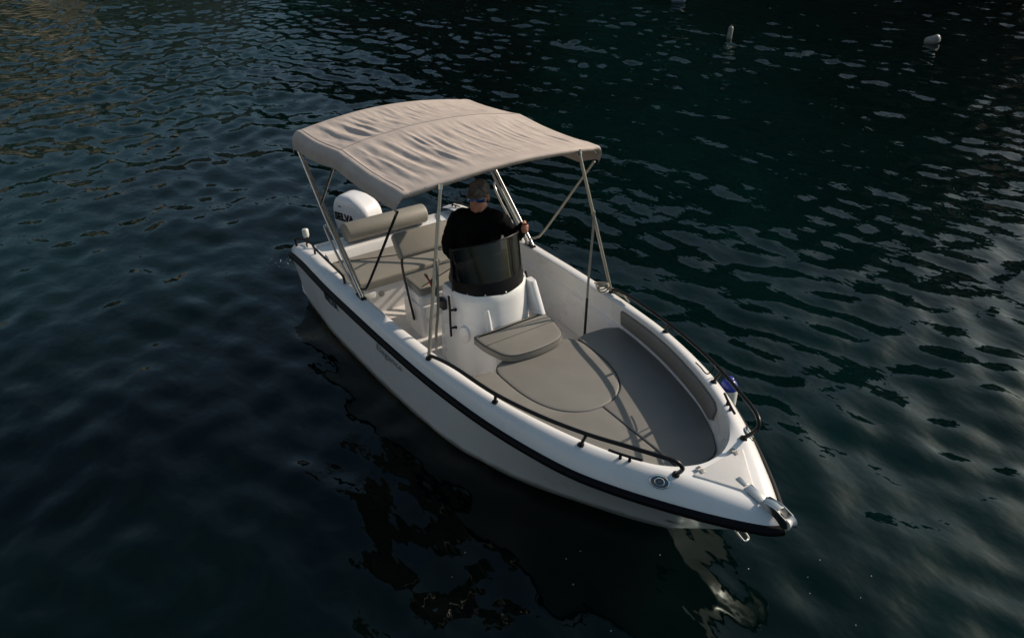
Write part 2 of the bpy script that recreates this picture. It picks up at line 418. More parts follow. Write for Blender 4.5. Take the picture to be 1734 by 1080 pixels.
# ------------------------------------------------------------------ motorboat
boat = empty('motorboat', (0, 0, 0), label='white open motorboat with grey cushions, beige canopy and a helmsman aboard', cat='boat')
RUB = [(-.10, 1.025, .555), (.05, 1.045, .60), (.35, 1.055, .632), (.6, 1.065, .645), (1.0, 1.07, .655), (1.6, 1.06, .67), (2.2, 1.04, .68), (2.76, 1.01, .69), (3.2, .97, .70), (3.6, .915, .708), (4.0, .83, .715), (4.35, .725, .72), (4.65, .585, .727), (4.9, .44, .732), (5.12, .30, .737), (5.3, .17, .742), (5.42, .07, .745), (5.47, 0, .746)]
CRE = [(-.10, .98, .655), (.05, .985, .685), (.35, .985, .715), (.6, .985, .735), (1.0, .98, .757), (1.6, .962, .78), (2.2, .955, .805), (2.76, .93, .828), (3.2, .885, .85), (3.57, .832, .868), (3.95, .74, .88), (4.295, .623, .889), (4.57, .49, .895), (4.83, .34, .898), (5.0, .225, .89), (5.16, .12, .872), (5.26, .045, .858), (5.29, 0, .853)]
INN = [(-.10, .81, .65), (.05, .825, .683), (.35, .84, .713), (.6, .88, .733), (1.0, .90, .753), (1.6, .895, .776), (2.2, .885, .80), (2.76, .855, .822), (3.2, .825, .844), (3.57, .775, .862), (3.92, .69, .874), (4.24, .588, .882), (4.5, .475, .888), (4.69, .36, .890), (4.80, .25, .891), (4.86, .14, .892), (4.882, .06, .892), (4.885, 0, .892)]
WLN = [(-.07, .93, 0), (.05, .95, 0), (.35, .965, 0), (.6, .98, 0), (1.0, .985, 0), (1.55, .965, 0), (2.1, .935, 0), (2.6, .895, 0), (3.0, .825, 0), (3.35, .715, 0), (3.66, .58, 0), (3.93, .43, 0), (4.15, .295, 0), (4.32, .185, 0), (4.44, .105, 0), (4.52, .05, 0), (4.57, .015, 0), (4.59, 0, 0)]
LOW = [(.05, .70, -.28)]+[(x*.93+.03, y*.62, -.28) for x, y, z in WLN[1:]]
def dense(T, sub=5): return smoothpath(T, sub)
Rub, Cre, Inn, Wln, Low = [dense(T) for T in (RUB, CRE, INN, WLN, LOW)]
NS = len(Rub)
def mir(p): return Vector((p[0], -p[1], p[2]))
def hull_pt(i, t):
    """point on the starboard topside between waterline (t=0) and rub rail (t=1)"""
    w, r = Wln[i], Rub[i]; b = max(0, min(1, (w.x-2.6)/1.8))
    ty = t**(1+.35*b)+.12*(1-b)*math.sin(math.pi*t)*.35
    tx = t
    return Vector((w.x+(r.x-w.x)*tx, w.y+(r.y-w.y)*ty, w.z+(r.z-w.z)*t))
rings = []
for i in range(NS):
    half = [Vector((Low[i].x-.25*(i/NS), 0, -.40)), Low[i]]+[hull_pt(i, t/8) for t in range(9)]
    rings.append([mir(p) for p in half[::-1]]+half[1:])
V, F = loft(rings, False)
mb = MB().add(V, F); mb.f.append(tuple(range(len(rings[0]))))
hull = mb.out('hull', HULLM, boat, 50)
# deck: rub rail to gunwale crest to inner edge, both sides, with foredeck
sec = []
for i in range(NS):
    a, b, c = Rub[i], Cre[i], Inn[i]
    def mixp(t, bulge):
        p = a.lerp(b, t); p.z += bulge; return p
    dz = b.z-a.z
    bl = b.lerp(c, .2)
    row = [a+Vector((0, 0, -.012)), a+Vector((0, 0, .02)), Vector((a.x+(b.x-a.x)*.12, a.y+(b.y-a.y)*.12, a.z+dz*.32)), Vector((a.x+(b.x-a.x)*.30, a.y+(b.y-a.y)*.30, a.z+dz*.62)), Vector((a.x+(b.x-a.x)*.58, a.y+(b.y-a.y)*.58, a.z+dz*.87)), b, b.lerp(c, .45)+Vector((0, 0, .004)), b.lerp(c, .82)+Vector((0, 0, .001)), c+Vector((0, 0, -.006))]
    sec.append(row)
mb = MB(); V, F = loft(sec, False); mb.add(V, F); mb.add([mir(p) for p in V], F)
deck = mb.out('deck', GEL, boat, 60)
# cockpit liner: inner wall down to the sole, with a moulded ledge
B1 = [(x, y, .61) for x, y in [(.36, .86), (.40, .87), (.5, .875), (.7, .885), (1.0, .905), (1.6, .915), (2.2, .91), (2.76, .885), (3.2, .853), (3.57, .80), (3.92, .715), (4.2, .625), (4.43, .515), (4.58, .42), (4.655, .34), (4.69, .22), (4.70, .10), (4.70, 0)]]
bot = dense(B1); wall = []
for i in range(NS):
    c, b = Inn[i], bot[i]
    if i < 14: c = Vector((max(c.x, b.x), c.y, interp(max(c.x, b.x), [(p.x, p.z) for p in Inn])))
    kb = max(0, min(1, (b.x-2.7)/1.9))
    f = Vector((b.x-.42*kb, b.y*(.965-.45*kb), .2)); l = Vector((b.x, b.y*.968, .585))
    wall.append([c+Vector((0, 0, -.006)), c.lerp(b, .12)+Vector((0, 0, -.004)), c.lerp(b, .5), b+Vector((0, .0, 0)), l, f.lerp(l, .3), f])
mb = MB(); V, F = loft(wall, False); mb.add(V, F); mb.add([mir(p) for p in V], F)
liner = mb.out('cockpit_liner', GEL, boat, 35)
sole = [(w[-1].x, w[-1].y) for w in wall]
V, F = slab([(x, y) for x, y in sole]+[(x, -y) for x, y in sole[::-1][1:]], .15, .202, .002, 1)
obj('cockpit_floor', V, F, NONSKID, boat)
# rub rail
mb = MB()
for s in (1, -1):
    prof = [(.0, -.032), (.018, -.030), (.030, -.016), (.033, 0), (.030, .016), (.018, .030), (.0, .032), (-.02, .03), (-.02, -.03)]
    rr = []
    for i in range(NS):
        p = Rub[i]; q0 = Rub[max(0, i-1)]; q1 = Rub[min(NS-1, i+1)]; t = q1-q0
        n = Vector((-t.y, t.x, 0)); n = Vector((abs(t.y), abs(t.x), 0)).normalized()
        if i == NS-1: n = Vector((1, 0, 0))
        w = [Vector((p.x+n.x*a, p.y+n.y*a, p.z+b)) for a, b in prof]
        rr.append([Vector((v.x, v.y*s, v.z)) for v in w])
    V, F = loft(rr, True, True, False); mb.add(V, F)
mb.out('rub_rail', RUBBER, boat, 50)
# stern deck and inner transom
bm = MB()
prof = [(-.085, .10), (-.085, .595), (-.06, .615), (.20, .622), (.235, .612), (.26, .57), (.335, .40), (.345, .10)]
bm.add(*loft([[(x, y, z) for x, z in prof] for y in (-.97, -.5, .5, .97)], True, True, True))
bm.out('transom', GEL, boat, 40)

def curve_at(T, x):
    """(y, z) of a boat curve at length x"""
    return interp(x, [(p.x, p.y) for p in T]), interp(x, [(p.x, p.z) for p in T])

# bow rails
def bow_rail(s):
    r = empty('bow_rail', (2.76, s*.93, .83), boat, 'black bow rail on the %s gunwale' % ('port' if s > 0 else 'starboard'))
    o = Vector(r.location)
    def P(*a): return Vector((a[0], s*a[1], a[2]))-o
    pts = [P(2.775, .935, .845), P(2.83, .935, .885), P(3.1, .90, .93), P(3.58, .842, .955), P(4.0, .745, .987), P(4.356, .625, 1.02), P(4.62, .51, 1.05), P(4.80, .43, 1.068), P(4.90, .375, 1.068), P(4.935, .345, 1.03), P(4.915, .325, .975), P(4.864, .31, .90)]
    obj('handrail', *tube(smoothpath(pts, 6), .0145, 10), BLACK, r, 60)
    for (a, b) in (((3.566, .832, .868), (3.59, .840, .953)), ((4.295, .624, .889), (4.352, .628, 1.018))):
        st = empty('stanchion', (0, 0, 0), r)
        bpy.data.objects.remove(st)
        mbx = MB(); mbx.add(*tube([P(*a), P(*b)], .0125, 10)); mbx.add(*tube([P(a[0], a[1], a[2]-.004), P(a[0], a[1], a[2]+.008)], [.026, .022], 12))
        mbx.out('stanchion', BLACK, r, 50)
    for a in ((4.864, .31, .898), (2.765, .935, .83)):
        obj('foot', *tube([P(a[0], a[1], a[2]-.006), P(a[0], a[1], a[2]+.012)], [.028, .022], 12), BLACK, r, 50)
for s in (-1, 1): bow_rail(s)
# stern quarter rails
for s in (-1, 1):
    r = empty('stern_rail', (.06, s*.99, .68), boat, 'short black rail on the %s stern quarter' % ('port' if s > 0 else 'starboard'))
    o = Vector(r.location)
    def P(*a): return Vector((a[0], s*a[1], a[2]))-o
    pts = [P(-.03, .975, .66), P(-.03, .975, .74), P(.0, .965, .77), P(.12, .92, .782), P(.25, .90, .785), P(.34, .915, .788), P(.7, .93, .81), P(1.05, .94, .828), P(1.14, .945, .82), P(1.17, .95, .77)]
    obj('handrail', *tube(smoothpath(pts, 6), .012, 9), BLACK, r, 60)
    obj('stanchion', *tube([P(.34, .915, .70), P(.34, .915, .785)], .011, 9), BLACK, r, 60)
# cleats
def cleat(name, c, t, s, zrot, size=1.0, label=None):
    e = MB(); d = Vector((math.cos(zrot), math.sin(zrot), 0))
    c = Vector(c)
    e.add(*tube(smoothpath([c-d*.115*size+Vector((0, 0, .040)), c-d*.05*size+Vector((0, 0, .036)), c+d*.05*size+Vector((0, 0, .036)), c+d*.115*size+Vector((0, 0, .040))], 5), .0095*size, 8))
    for q in (-1, 1):
        e.add(*tube([c+d*q*.032*size+Vector((0, 0, -.01)), c+d*q*.032*size+Vector((0, 0, .034))], [.014*size, .009*size], 9))
    e.out(name, BLACK, boat, 50, label)
for s in (-1, 1):
    cleat('bow_cleat', (4.575, s*.483, .893), 0, s, -s*.52, label='black bow cleat on the %s gunwale' % ('port' if s > 0 else 'starboard'))
    cleat('stern_cleat', (.04, s*.89, .672), 0, s, s*.3, .8)
# anchor locker lid
lid = [(4.925, .235), (4.925, -.235), (5.175, -.055), (5.215, -.03), (5.215, .03), (5.175, .055)]
lp = roundpoly(lid, [.03, .03, .05, .03, .03, .05], 4)
def foredeck_z(x): return interp(x, [(4.885, .892), (5.0, .891), (5.29, .853)])
V, F = slab(lp, 0, .012, .008, 3)
V = [(x, y, z+foredeck_z(x)-.0005) for x, y, z in V]
lidroot = obj('anchor_locker_lid', V, F, NONSKID, boat, 40)
for y in (-.155, .155):
    h = MB()
    h.add(*rbox((.062, .036, .004), .0015, 2, (4.925, y, .9055))); h.add(*tube([(4.92, y-.018, .9075), (4.92, y+.018, .9075)], .0045, 8))
    h.out('hinge', DULLST, boat, 40)
# bow roller
br = empty('anchor_roller', (5.33, 0, .86), boat)
rm = MB()
rm.add(*rbox((.13, .066, .006), .002, 2, (-.085, 0, .012), Matrix.Rotation(.15, 3, 'Y')))
for s in (-1, 1):
    pl = roundpoly([(-.04, .0), (.0, .035), (.09, .045), (.185, .02), (.20, -.035), (.16, -.055), (.11, -.02)], .02, 4)
    rings2 = [[(x, s*.034-.003, z) for x, z in pl], [(x, s*.034+.003, z) for x, z in pl]]
    rm.add(*loft(rings2, True, True, True))
rm.add(*rbox((.11, .066, .005), .002, 2, (.05, 0, .036)))
rm.out('bracket', STEEL, br, 40)
obj('roller', *tube([(.178, -.03, -.012), (.178, -.01, -.012), (.178, .01, -.012), (.178, .03, -.012)], [.036, .026, .026, .036], 16), mat('roller_nylon', (.62, .62, .6), .4), br, 40)
obj('latch', *rbox((.075, .034, .012), .004, 3, (-.195, 0, .024), Matrix.Rotation(.12, 3, 'Y')), STEEL, br, 40)
# bow eye
obj('bow_eye', *tube(smoothpath([(5.17, -.026, .51), (5.23, -.026, .485), (5.255, -.018, .472), (5.255, .018, .472), (5.23, .026, .485), (5.17, .026, .51)], 5), .007, 8), STEEL, boat)
# oval navigation light / horn grilles set in the bow shoulders
for s in (-1, 1):
    x0 = 4.83; y0, z0 = curve_at(Cre, x0); yr, zr = curve_at(Rub, x0)
    yc = yr+(y0-yr)*.50; zc = zr+(z0-zr)*.79
    n = Vector((.42, s*.62, .66)).normalized(); t = Vector((.83, -s*.55, 0)); t = (t-n*t.dot(n)).normalized(); b = n.cross(t)
    e = empty('navigation_light', (x0, s*yc, zc), boat)
    def oval(ra, rb, r):
        return tube([t*ra*math.cos(w)+b*rb*math.sin(w)+n*.006 for w in np.linspace(0, 2*math.pi, 29)], r, 7, False)
    m2 = MB(); m2.add(*oval(.060, .040, .006)); m2.add(*oval(.030, .024, .004)); m2.out('bezel', CHROME, e)
    dv = [tuple(n*.002)]+[tuple(t*.06*math.cos(w)+b*.04*math.sin(w)+n*.004) for w in np.linspace(0, 2*math.pi, 28, False)]
    m3 = MB(); m3.add(dv, [(0, 1+k, 1+(k+1) % 28) for k in range(28)]); m3.add(*ball(n*.006, .014, .014, .012, 10, 6))
    m3.out('lens', mat('grey_lens', (.13, .14, .15), .15), e)

# ---- lettering on the starboard topside
def on_hull(V, F, x0, tt, name, m, off=.004):
    out = []
    xs_ = [p.x for p in Rub]
    for v in V:
        x = x0+v.x; i = min(range(NS), key=lambda k: abs(hull_pt(k, tt).x-x)); i = max(1, min(NS-2, i))
        p, q_ = (hull_pt(i, tt), hull_pt(i+1, tt)) if hull_pt(i, tt).x <= x else (hull_pt(i-1, tt), hull_pt(i, tt))
        f = (x-p.x)/max(1e-6, q_.x-p.x)
        t2 = tt+v.y/.67; k0 = i if hull_pt(i, tt).x <= x else i-1
        P = hull_pt(k0, t2).lerp(hull_pt(k0+1, t2), f)
        out.append((P.x, -(P.y+off), P.z))
    return obj(name, out, F, m, boat, None)
V, F = textmesh('SELVA', .115, shear=.15, bold=.006); on_hull(V, F, 1.02, .77, 'lettering', LETTER)
V, F = textmesh('Elegance', .13, shear=.35); on_hull(V, F, 2.17, .74, 'lettering', LETTG)
arrow = [(-.04, -.022), (-.028, 0), (-.04, .020), (.045, .004), (.045, -.002)]
on_hull([Vector((x, y, 0)) for x, y in arrow], [(0, 1, 4), (1, 3, 4), (1, 2, 3)], 4.72, .32, 'bow_marking', LETTER)

# ---- bow cushions
SOLE = .2
inf = [(2.83, .12), (2.84, .27), (2.885, .375), (2.97, .425), (3.10, .432), (3.32, .42), (3.52, .37), (3.67, .275), (3.76, .14), (3.785, 0)]
infs = smoothpath([(x, y, 0) for x, y in inf], 4)
infp = [(p.x, -p.y) for p in infs]+[(p.x, p.y) for p in infs[::-1][1:]]
INFN = len(infs)
basep = [(w[4].x, w[4].y-.06) for w in wall if 2.86 < w[4].x < 3.2]
V, F = slab([(2.86, basep[0][1])]+basep+[(x, -y) for x, y in basep[::-1]][1:]+[(2.86, -basep[0][1])], SOLE, .508, .01, 2)
obj('bow_seat_base', V, F, GEL, boat, 40)
V, F = slab(infp, .50, .606, .016, 4, .004); ic = obj('infill_cushion', V, F, VINYL, boat, 50)
obj('piping', *tube([(x, y, .596) for x, y in offset_poly(infp, .002)]+[(infp[0][0], infp[0][1], .596)], .0045, 6), PIPE, ic)
bo = [p for p in bot if p.x > 2.93]
for s in (-1, 1):
    outer = [(p.x-(.012 if p.x > 4.5 else 0), p.y-.012) for p in bo]
    inner = [(p.x+.003+.002*(p.x > 3.6), p.y+.004) for p in infs if p.x > 2.98]
    outl = [(2.935, inner[0][1])]+[(2.905, inner[0][1]+.1), (2.93, outer[0][1]-.12), (2.99, outer[0][1]-.012)]+[q for q in outer if q[0] > 3.0]
    outl = outl[:-1]+[(outer[-1][0], .002)]+[(3.795, .002)]+[q for q in inner[::-1] if q[1] > .02]
    clean = []
    for q in outl:
        if not clean or (Vector(q)-Vector(clean[-1])).length > .006: clean.append(q)
    pl = [(x, s*y) for x, y in clean]
    V, F = slab(pl, .50, .61, .014, 4)
    c = obj('bow_cushion', V, F, VINYL, boat, 50)
    edge = [(x, y, .599) for x, y in pl]
    if s > 0: edge = edge
    obj('piping', *tube(edge+[edge[0]], .0032, 6), PIPE, c)
    # backrest pad along the coaming
    ring = []; idx = [k for k in range(NS) if 3.02 < Inn[k].x and bot[k].x < 4.46]
    for k in idx:
        c0, b0 = Inn[k], bot[k]
        tp = c0.lerp(b0, .15); bt = c0.lerp(b0, .85)
        if k == idx[-1]: tp = c0.lerp(b0, .27); bt = c0.lerp(b0, .72)
        n = Vector((-.35 if c0.x > 4 else -.08, -1, .12)).normalized()
        u = (tp-bt).normalized()
        pr = [tp+n*.004, tp+n*.022-u*.004, tp+n*.03-u*.018, bt+n*.03+u*.018, bt+n*.022+u*.004, bt+n*.004]
        ring.append([Vector((p.x, p.y*s, p.z)) for p in pr])
    obj('backrest_pad', *loft(ring, True, True, True), PADM, boat, 50)

# ---- console
con = empty('console', (2.1, 0, SOLE), boat)
def cplan(z):
    t = (z-.2)/.78
    xa = 1.93+.05*t; hw = .39-.02*t; xf = 2.56-.10*t
    P = [(xa, hw), (xa, -hw), (xf-.20, -hw), (xf, -.15), (xf, .15), (xf-.20, hw)]
    return roundpoly(P, [.04, .04, .13, .13, .13, .13], 6)
zs = [.2, .22, .4, .6, .75, .9, .955, .975]
rings = []
for z in zs:
    P = cplan(z)
    if z > .96: P = offset_poly(P if area(P) > 0 else P[::-1], .014)
    elif area(P) < 0: P = P[::-1]
    rings.append([(x-2.1, y, z-SOLE) for x, y in P])
obj('console_body', *loft(rings, True, False, True), GEL, con, 40)
# raised pillars on the front face
def rib(y0, y1, z0, z1, d0, d1, name='front_pillar'):
    R = []
    for k in range(9):
        t = k/8; z = z0+(z1-z0)*t; tt = (z-.2)/.78; xf = 2.56-.10*tt; d = d0+(d1-d0)*t
        w = (y1-y0); yy0 = y0; yy1 = y1
        xb = xf-.16
        R.append([(xb-2.1, yy0, z-SOLE), (xf+d-2.1-.01, yy0, z-SOLE), (xf+d-2.1, yy0+.012, z-SOLE), (xf+d-2.1, yy1-.012, z-SOLE), (xf+d-2.1-.01, yy1, z-SOLE), (xb-2.1, yy1, z-SOLE)])
    obj(name, *loft(R, True, True, True), GEL, con, 50)
rib(.315, .375, .66, .955, .055, -.075)
rib(-.20, -.165, .55, .86, .03, -.02)
# smoked windscreen: black base band, tinted sheet and black tube frame
def wsline(t, n=31):
    """t 0 at base to 1 at top; the sheet wraps round the console top"""
    out = []
    for k in range(n):
        w = -1+2*k/(n-1)
        hw = .352-.012*t; xs_ = 2.17-.03*t; xf = 2.455-.15*t
        a = w*1.28
        y = hw*math.sin(a)/math.sin(1.28); x = xs_+(xf-xs_)*((math.cos(a)-math.cos(1.28))/(1-math.cos(1.28)))**.9
        out.append(Vector((x-2.1, y, .965+.44*t-.06*t*(abs(w)**3)-SOLE)))
    return out
wsr = empty('windscreen', (0, 0, 0), con)
T = [0, .12, .24, .45, .7, 1.0]
L0 = [wsline(t) for t in T]
def sheet(t0, t1, n, th, name, m):
    A = [wsline(t0+(t1-t0)*k/n) for k in range(n+1)]
    B = [[Vector((p.x-th, p.y*(1-th*2), p.z)) for p in r] for r in A]
    ring = A+B[::-1]; V, F = loft(ring+[ring[0]], False)
    V = V[:len(ring)*31]; n_ = len(ring)
    F = [tuple((v % (n_*31)) for v in f) for f in F]
    F.append(tuple(k*31 for k in range(n_))); F.append(tuple(k*31+30 for k in range(n_))[::-1])
    return obj(name, V, F, m, con, 40)
bpy.data.objects.remove(wsr)
sheet(.0, .26, 4, .006, 'windscreen_base', RUBBER)
ws = sheet(.26, 1.0, 10, .005, 'windscreen', SMOKE)
e = MB()
top = wsline(1.0); e.add(*tube(top, .0075, 8))
obj('windscreen_frame', e.v, e.f, BLACK, ws, 60)
for k in (0, 30):
    side = [wsline(t)[k]+Vector((-.012, 0, 0)) for t in np.linspace(-.05, 1.03, 12)]
    obj('frame_post', *tube(side, .012, 8), BLACK, ws, 60)
for k in (4, 9, 15, 21, 26): obj('screw', *ball(wsline(.05)[k]+Vector((.008, 0, 0)), .008, nu=8, nv=5), CHROME, ws)
# grab rails on the console sides
for s in (-1, 1):
    g = MB()
    g.add(*tube(smoothpath([(.07, s*.405, .74), (.10, s*.415, .64), (.115, s*.425, .50), (.12, s*.425, .36)], 5), .011, 8))
    for z in (.62, .44): g.add(*tube([(.115, s*.42, z), (.125, s*.37, z)], [.009, .012], 8)); g.add(*ball((.13, s*.378, z), .015, nu=8, nv=6))
    g.out('grab_rail', BLACK, con, 60)
# oval access plate
n = Vector((.55, -.83, .05)).normalized(); c = Vector((2.325-2.1, -.352, .60-SOLE)); t = Vector((0, 0, 1)); b = n.cross(t).normalized()
ov = [[tuple(c+n*d+t*.085*k_*math.cos(w)+b*.052*k_*math.sin(w)) for w in np.linspace(0, 2*math.pi, 28, False)] for d, k_ in ((-.03, 1.0), (.012, 1.0), (.016, .93))]
obj('access_plate', *loft(ov, True, False, True), WHITEP, con, 40)
# dash, wheel, throttle, red kill cord
obj('dashboard', *rbox((.27, .62, .20), .05, 4, (.02, 0, .83), Matrix.Rotation(.35, 3, 'Y')), ENGB, con)
wh = empty('steering_wheel', (-.22, .02, .70), con); wh.rotation_euler = (0, rad(-58), 0)
bpy.data.objects.remove(wh)
Mw = Matrix.Translation((-.24, .02, .72)) @ Matrix.Rotation(rad(-62), 4, 'Y')
e = MB(); V, F = tube([(.17*math.cos(w), .17*math.sin(w), 0) for w in np.linspace(0, 2*math.pi, 33)], .014, 8, False); e.add([Mw @ Vector(v) for v in V], F)
for w in (0.5, 2.6, 4.71):
    V, F = tube([(0, 0, 0), (.165*math.cos(w), .165*math.sin(w), 0)], .009, 6); e.add([Mw @ Vector(v) for v in V], F)
V, F = tube([(0, 0, -.10), (0, 0, .02)], .03, 10); e.add([Mw @ Vector(v) for v in V], F)
e.out('steering_wheel', BLACK, con, 60)
e = MB(); e.add(*rbox((.10, .05, .10), .015, 3, (-.06, -.40, .60))); e.add(*tube(smoothpath([(-.06, -.425, .62), (-.10, -.43, .70), (-.16, -.43, .77)], 4), .013, 8)); e.add(*ball((-.17, -.425, .785), .024, nu=10, nv=6))
e.out('throttle_lever', ENGB, con)
obj('red_kill_cord', *tube(smoothpath([(-.30, -.415, .765), (-.24, -.42, .745), (-.17, -.425, .70), (-.12, -.43, .66)], 6), .009, 7), RED, con)
obj('kill_cord_clip', *tube([(-.33, -.415, .775), (-.30, -.415, .765)], [.012, .014], 7), mat('tan_clip', (.2, .13, .08), .5), con)
# forward seat on the console
e = MB(); sb = roundpoly([(2.40, .30), (2.40, -.30), (2.76, -.30), (2.80, 0), (2.76, .30)], [.02, .02, .10, .2, .10], 6)
V, F = slab(sb, SOLE, .618, .015, 3); obj('seat_base', [(x-2.1, y, z-SOLE) for x, y, z in V], F, GEL, con, 40)
sp_ = roundpoly([(2.50, .37), (2.50, -.37), (2.66, -.37), (2.93, -.30), (2.98, 0), (2.93, .30), (2.66, .37)], [.03, .03, .08, .12, .2, .12, .08], 6)
V, F = slab(sp_, .622, .686, .02, 4, .004); sc = obj('seat_cushion', [(x-2.1, y, z-SOLE) for x, y, z in V], F, VINYL, con, 50)
Q = offset_poly(sp_ if area(sp_) > 0 else sp_[::-1], .006)
obj('piping', *tube([(x-2.1, y, .678-SOLE) for x, y in Q]+[(Q[0][0]-2.1, Q[0][1], .678-SOLE)], .006, 6), PIPE, sc)
obj('seam', *tube([(2.69-2.1, y, .6895-SOLE) for y in np.linspace(-.345, .345, 9)], .004, 6), PIPE, sc)

# ---- helm seat
hs = empty('helm_seat', (1.43, 0, SOLE), boat)
hp = roundpoly([(-.20, -.40), (.19, -.40), (.19, .40), (-.20, .40)], .05, 5)
rr = []
for z, k_ in ((0, 0), (.015, 0), (.34, -.005)):
    rr.append([(x, y, z) for x, y in offset_poly(hp, k_)])
Q = offset_poly(hp, .014); rr += [[(x, y, .348) for x, y in Q], [(x, y, .360) for x, y in Q]]
rr += [[(x, y, .368) for x, y in hp], [(x, y, .45) for x, y in offset_poly(hp, -.006)], [(x, y, .465) for x, y in offset_poly(hp, .012)]]
obj('seat_box', *loft(rr, True, False, True), GEL, hs, 40)
V, F = slab(offset_poly(hp, .0), .467, .528, .026, 4, .006); obj('seat_cushion', V, F, VINYLT, hs, 50)
# bolster: tilted rounded pad
a0 = Vector((1.30-1.43, 0, .92-SOLE)); a1 = Vector((1.15-1.43, 0, 1.125-SOLE)); u = (a1-a0); L_ = u.length; u.normalize(); n = Vector((u.z, 0, -u.x))
pr = roundpoly([(0, -.045), (L_, -.05), (L_, .05), (0, .065)], .04, 5)
R = []
for y, k_ in ((-.43, .018), (-.422, .006), (-.405, 0), (.405, 0), (.422, .006), (.43, .018)):
    R.append([tuple(a0+u*p+n*q_+Vector((0, y, 0))) for p, q_ in offset_poly(pr, k_)])
bk = obj('backrest', *loft(R, True, True, True), VINYLT, hs, 50)
for s in (-1, 1):
    am = [(1.50-1.43, s*.425, .36-SOLE), (1.43-1.43, s*.43, .58-SOLE), (1.355-1.43, s*.43, .80-SOLE), (1.325-1.43, s*.425, .90-SOLE), (1.30-1.43, s*.40, .95-SOLE)]
    V, F = tube(smoothpath(am, 5), .019, 8, True, .55, Vector((1, 0, 0))); obj('backrest_arm', V, F, BLACK, hs, 60)

# ---- stern bench
bn = empty('stern_bench', (.65, 0, SOLE), boat)
V, F = slab(roundpoly([(.345, -.78), (.945, -.78), (.945, .78), (.345, .78)], .03, 3), SOLE, .50, .02, 3)
obj('bench_base', [(x-.65, y, z-SOLE) for x, y, z in V], F, GEL, bn)
V, F = slab(roundpoly([(.37, -.78), (.965, -.80), (.965, .80), (.37, .78)], .04, 4), .503, .60, .03, 4, .004)
obj('seat_cushion', [(x-.65, y, z-SOLE) for x, y, z in V], F, VINYLT, bn, 50)
# roll backrest on the transom
pr = [(.115*math.cos(w)*(1.0 if math.sin(w) > -.3 else 1), .105*math.sin(w)) for w in np.linspace(0, 2*math.pi, 25)[:-1]]
R = []
for y, k_ in ((-.485, .80), (-.48, .93), (-.46, 1), (.45, 1), (.47, .93), (.475, .80)):
    R.append([(.09-.65+x*k_, y, .735-SOLE+z*k_) for x, z in pr])
obj('roll_backrest', *loft(R, True, True, True), VINYLT, bn, 50)
for s in (-1, 1):
    obj('roll_bracket', *rbox((.04, .02, .10), .006, 2, (.09-.65, s*.40, .64-SOLE)), STEEL, bn)
# vent plate and round cap beside the bench
V, F = rbox((.012, .13, .07), .004, 2); 
obj('vent_plate', [Vector(v)+Vector((.952, -.63, .43)) for v in V], F, WHITEP, boat)
e = MB(); e.add(*tube([(.945, -.50, .41), (.962, -.50, .41)], [.033, .030], 6))
e.out('deck_cap', STEEL, boat)

# stern light
st = empty('stern_light', (-.04, -.85, .645), boat)
obj('base', *tube([(0, 0, -.01), (0, 0, .01), (0, 0, .02), (0, 0, .09)], [.04, .036, .018, .014], 12), BLACK, st)
obj('lamp', *tube([(-.02, 0, .085), (-.022, 0, .10), (-.03, 0, .165), (-.032, 0, .175)], [.026, .034, .034, .026], 14), LENS, st)
obj('ski_post', *tube([(-.005, -.52, .60), (-.005, -.52, .70)], [.016, .012], 8), BLACK, boat)

# ---- outboard motor
om = empty('outboard_motor', (-.45, 0, .35), boat); om.rotation_euler = (0, 0, rad(22)); om.scale = (.86, .84, .96)
def esec(z, xa, xf, hw, r):
    return [(x, y, z) for x, y in roundpoly([(xa, -hw), (xf-.06, -hw), (xf, -hw*.7), (xf, hw*.7), (xf-.06, hw), (xa, hw)], [r, r*.6, r*.6, r*.6, r*.6, r], 5)]
prof = [(.40, -.35, .13, .15, .04), (.44, -.395, .165, .185, .045), (.54, -.415, .185, .195, .05), (.64, -.42, .182, .198, .055), (.71, -.42, .162, .196, .06), (.77, -.41, .12, .19, .07), (.815, -.39, .06, .178, .08), (.845, -.355, -.01, .155, .085), (.865, -.305, -.08, .12, .075), (.873, -.255, -.13, .075, .05)]
R = [esec(z-.35, xa, xf, hw, r) for z, xa, xf, hw, r in prof]
obj('cowling', *loft(R, True, True, True), ENGW, om, 60)
# crease line where the dark-free side panel meets the top
side = []
for x, z in ((-.40, .90), (-.30, .895), (-.18, .86), (-.06, .80), (.06, .71), (.13, .62), (.16, .50)):
    hw = interp(z, [(p[0], p[3]) for p in prof]); xf = interp(z, [(p[0], p[2]) for p in prof])
    y = hw-max(0, x-(xf-.09))*.9
    side.append((x, -y-.001, z-.35))
R = [esec(z-.35, -.33, .10, .13, .06) for z in (.28, .40)]
obj('lower_tray', *loft([esec(.0, -.30, .12, .12, .06), esec(.07, -.37, .17, .165, .08)], True, True, True), ENGB, om)
e = MB(); e.add(*loft([[(x*.8, y*.55, z) for x, y, z in esec(z, -.25, .08, .10, .06)] for z in (-.75, -.3, .02)], True, True, True))
e.add(*rbox((.24, .22, .34), .03, 3, (.31, 0, -.02)))
e.add(*rbox((.5, .20, .015), .006, 2, (-.1, 0, -.62)))
e.out('leg', ENGB, om)
V, F = textmesh('SELVA', .125, bold=.009)
obj('lettering', [(v.x-.205, -(interp(.575+v.y, [(p[0], p[3]) for p in prof])+.003), .575+v.y-.35) for v in V], F, LETTER, om, None)
arrow2 = [(-.03, 0), (0, .015), (.03, 0), (0, -.004)]
obj('emblem', [(x-.27, -.201, .745+z-.35) for x, z in arrow2], [(0, 3, 1), (3, 2, 1)], LETTER, om, None)
e = MB()
for k in range(4):
    e.add(*tube(smoothpath([(.18, -.05+.03*k, .10), (.32, -.12+.05*k, .16+.01*k), (.42, -.2+.03*k, .10), (.46, -.22, .0)], 5), .011, 7))
e.out('control_cables', ENGB, om)

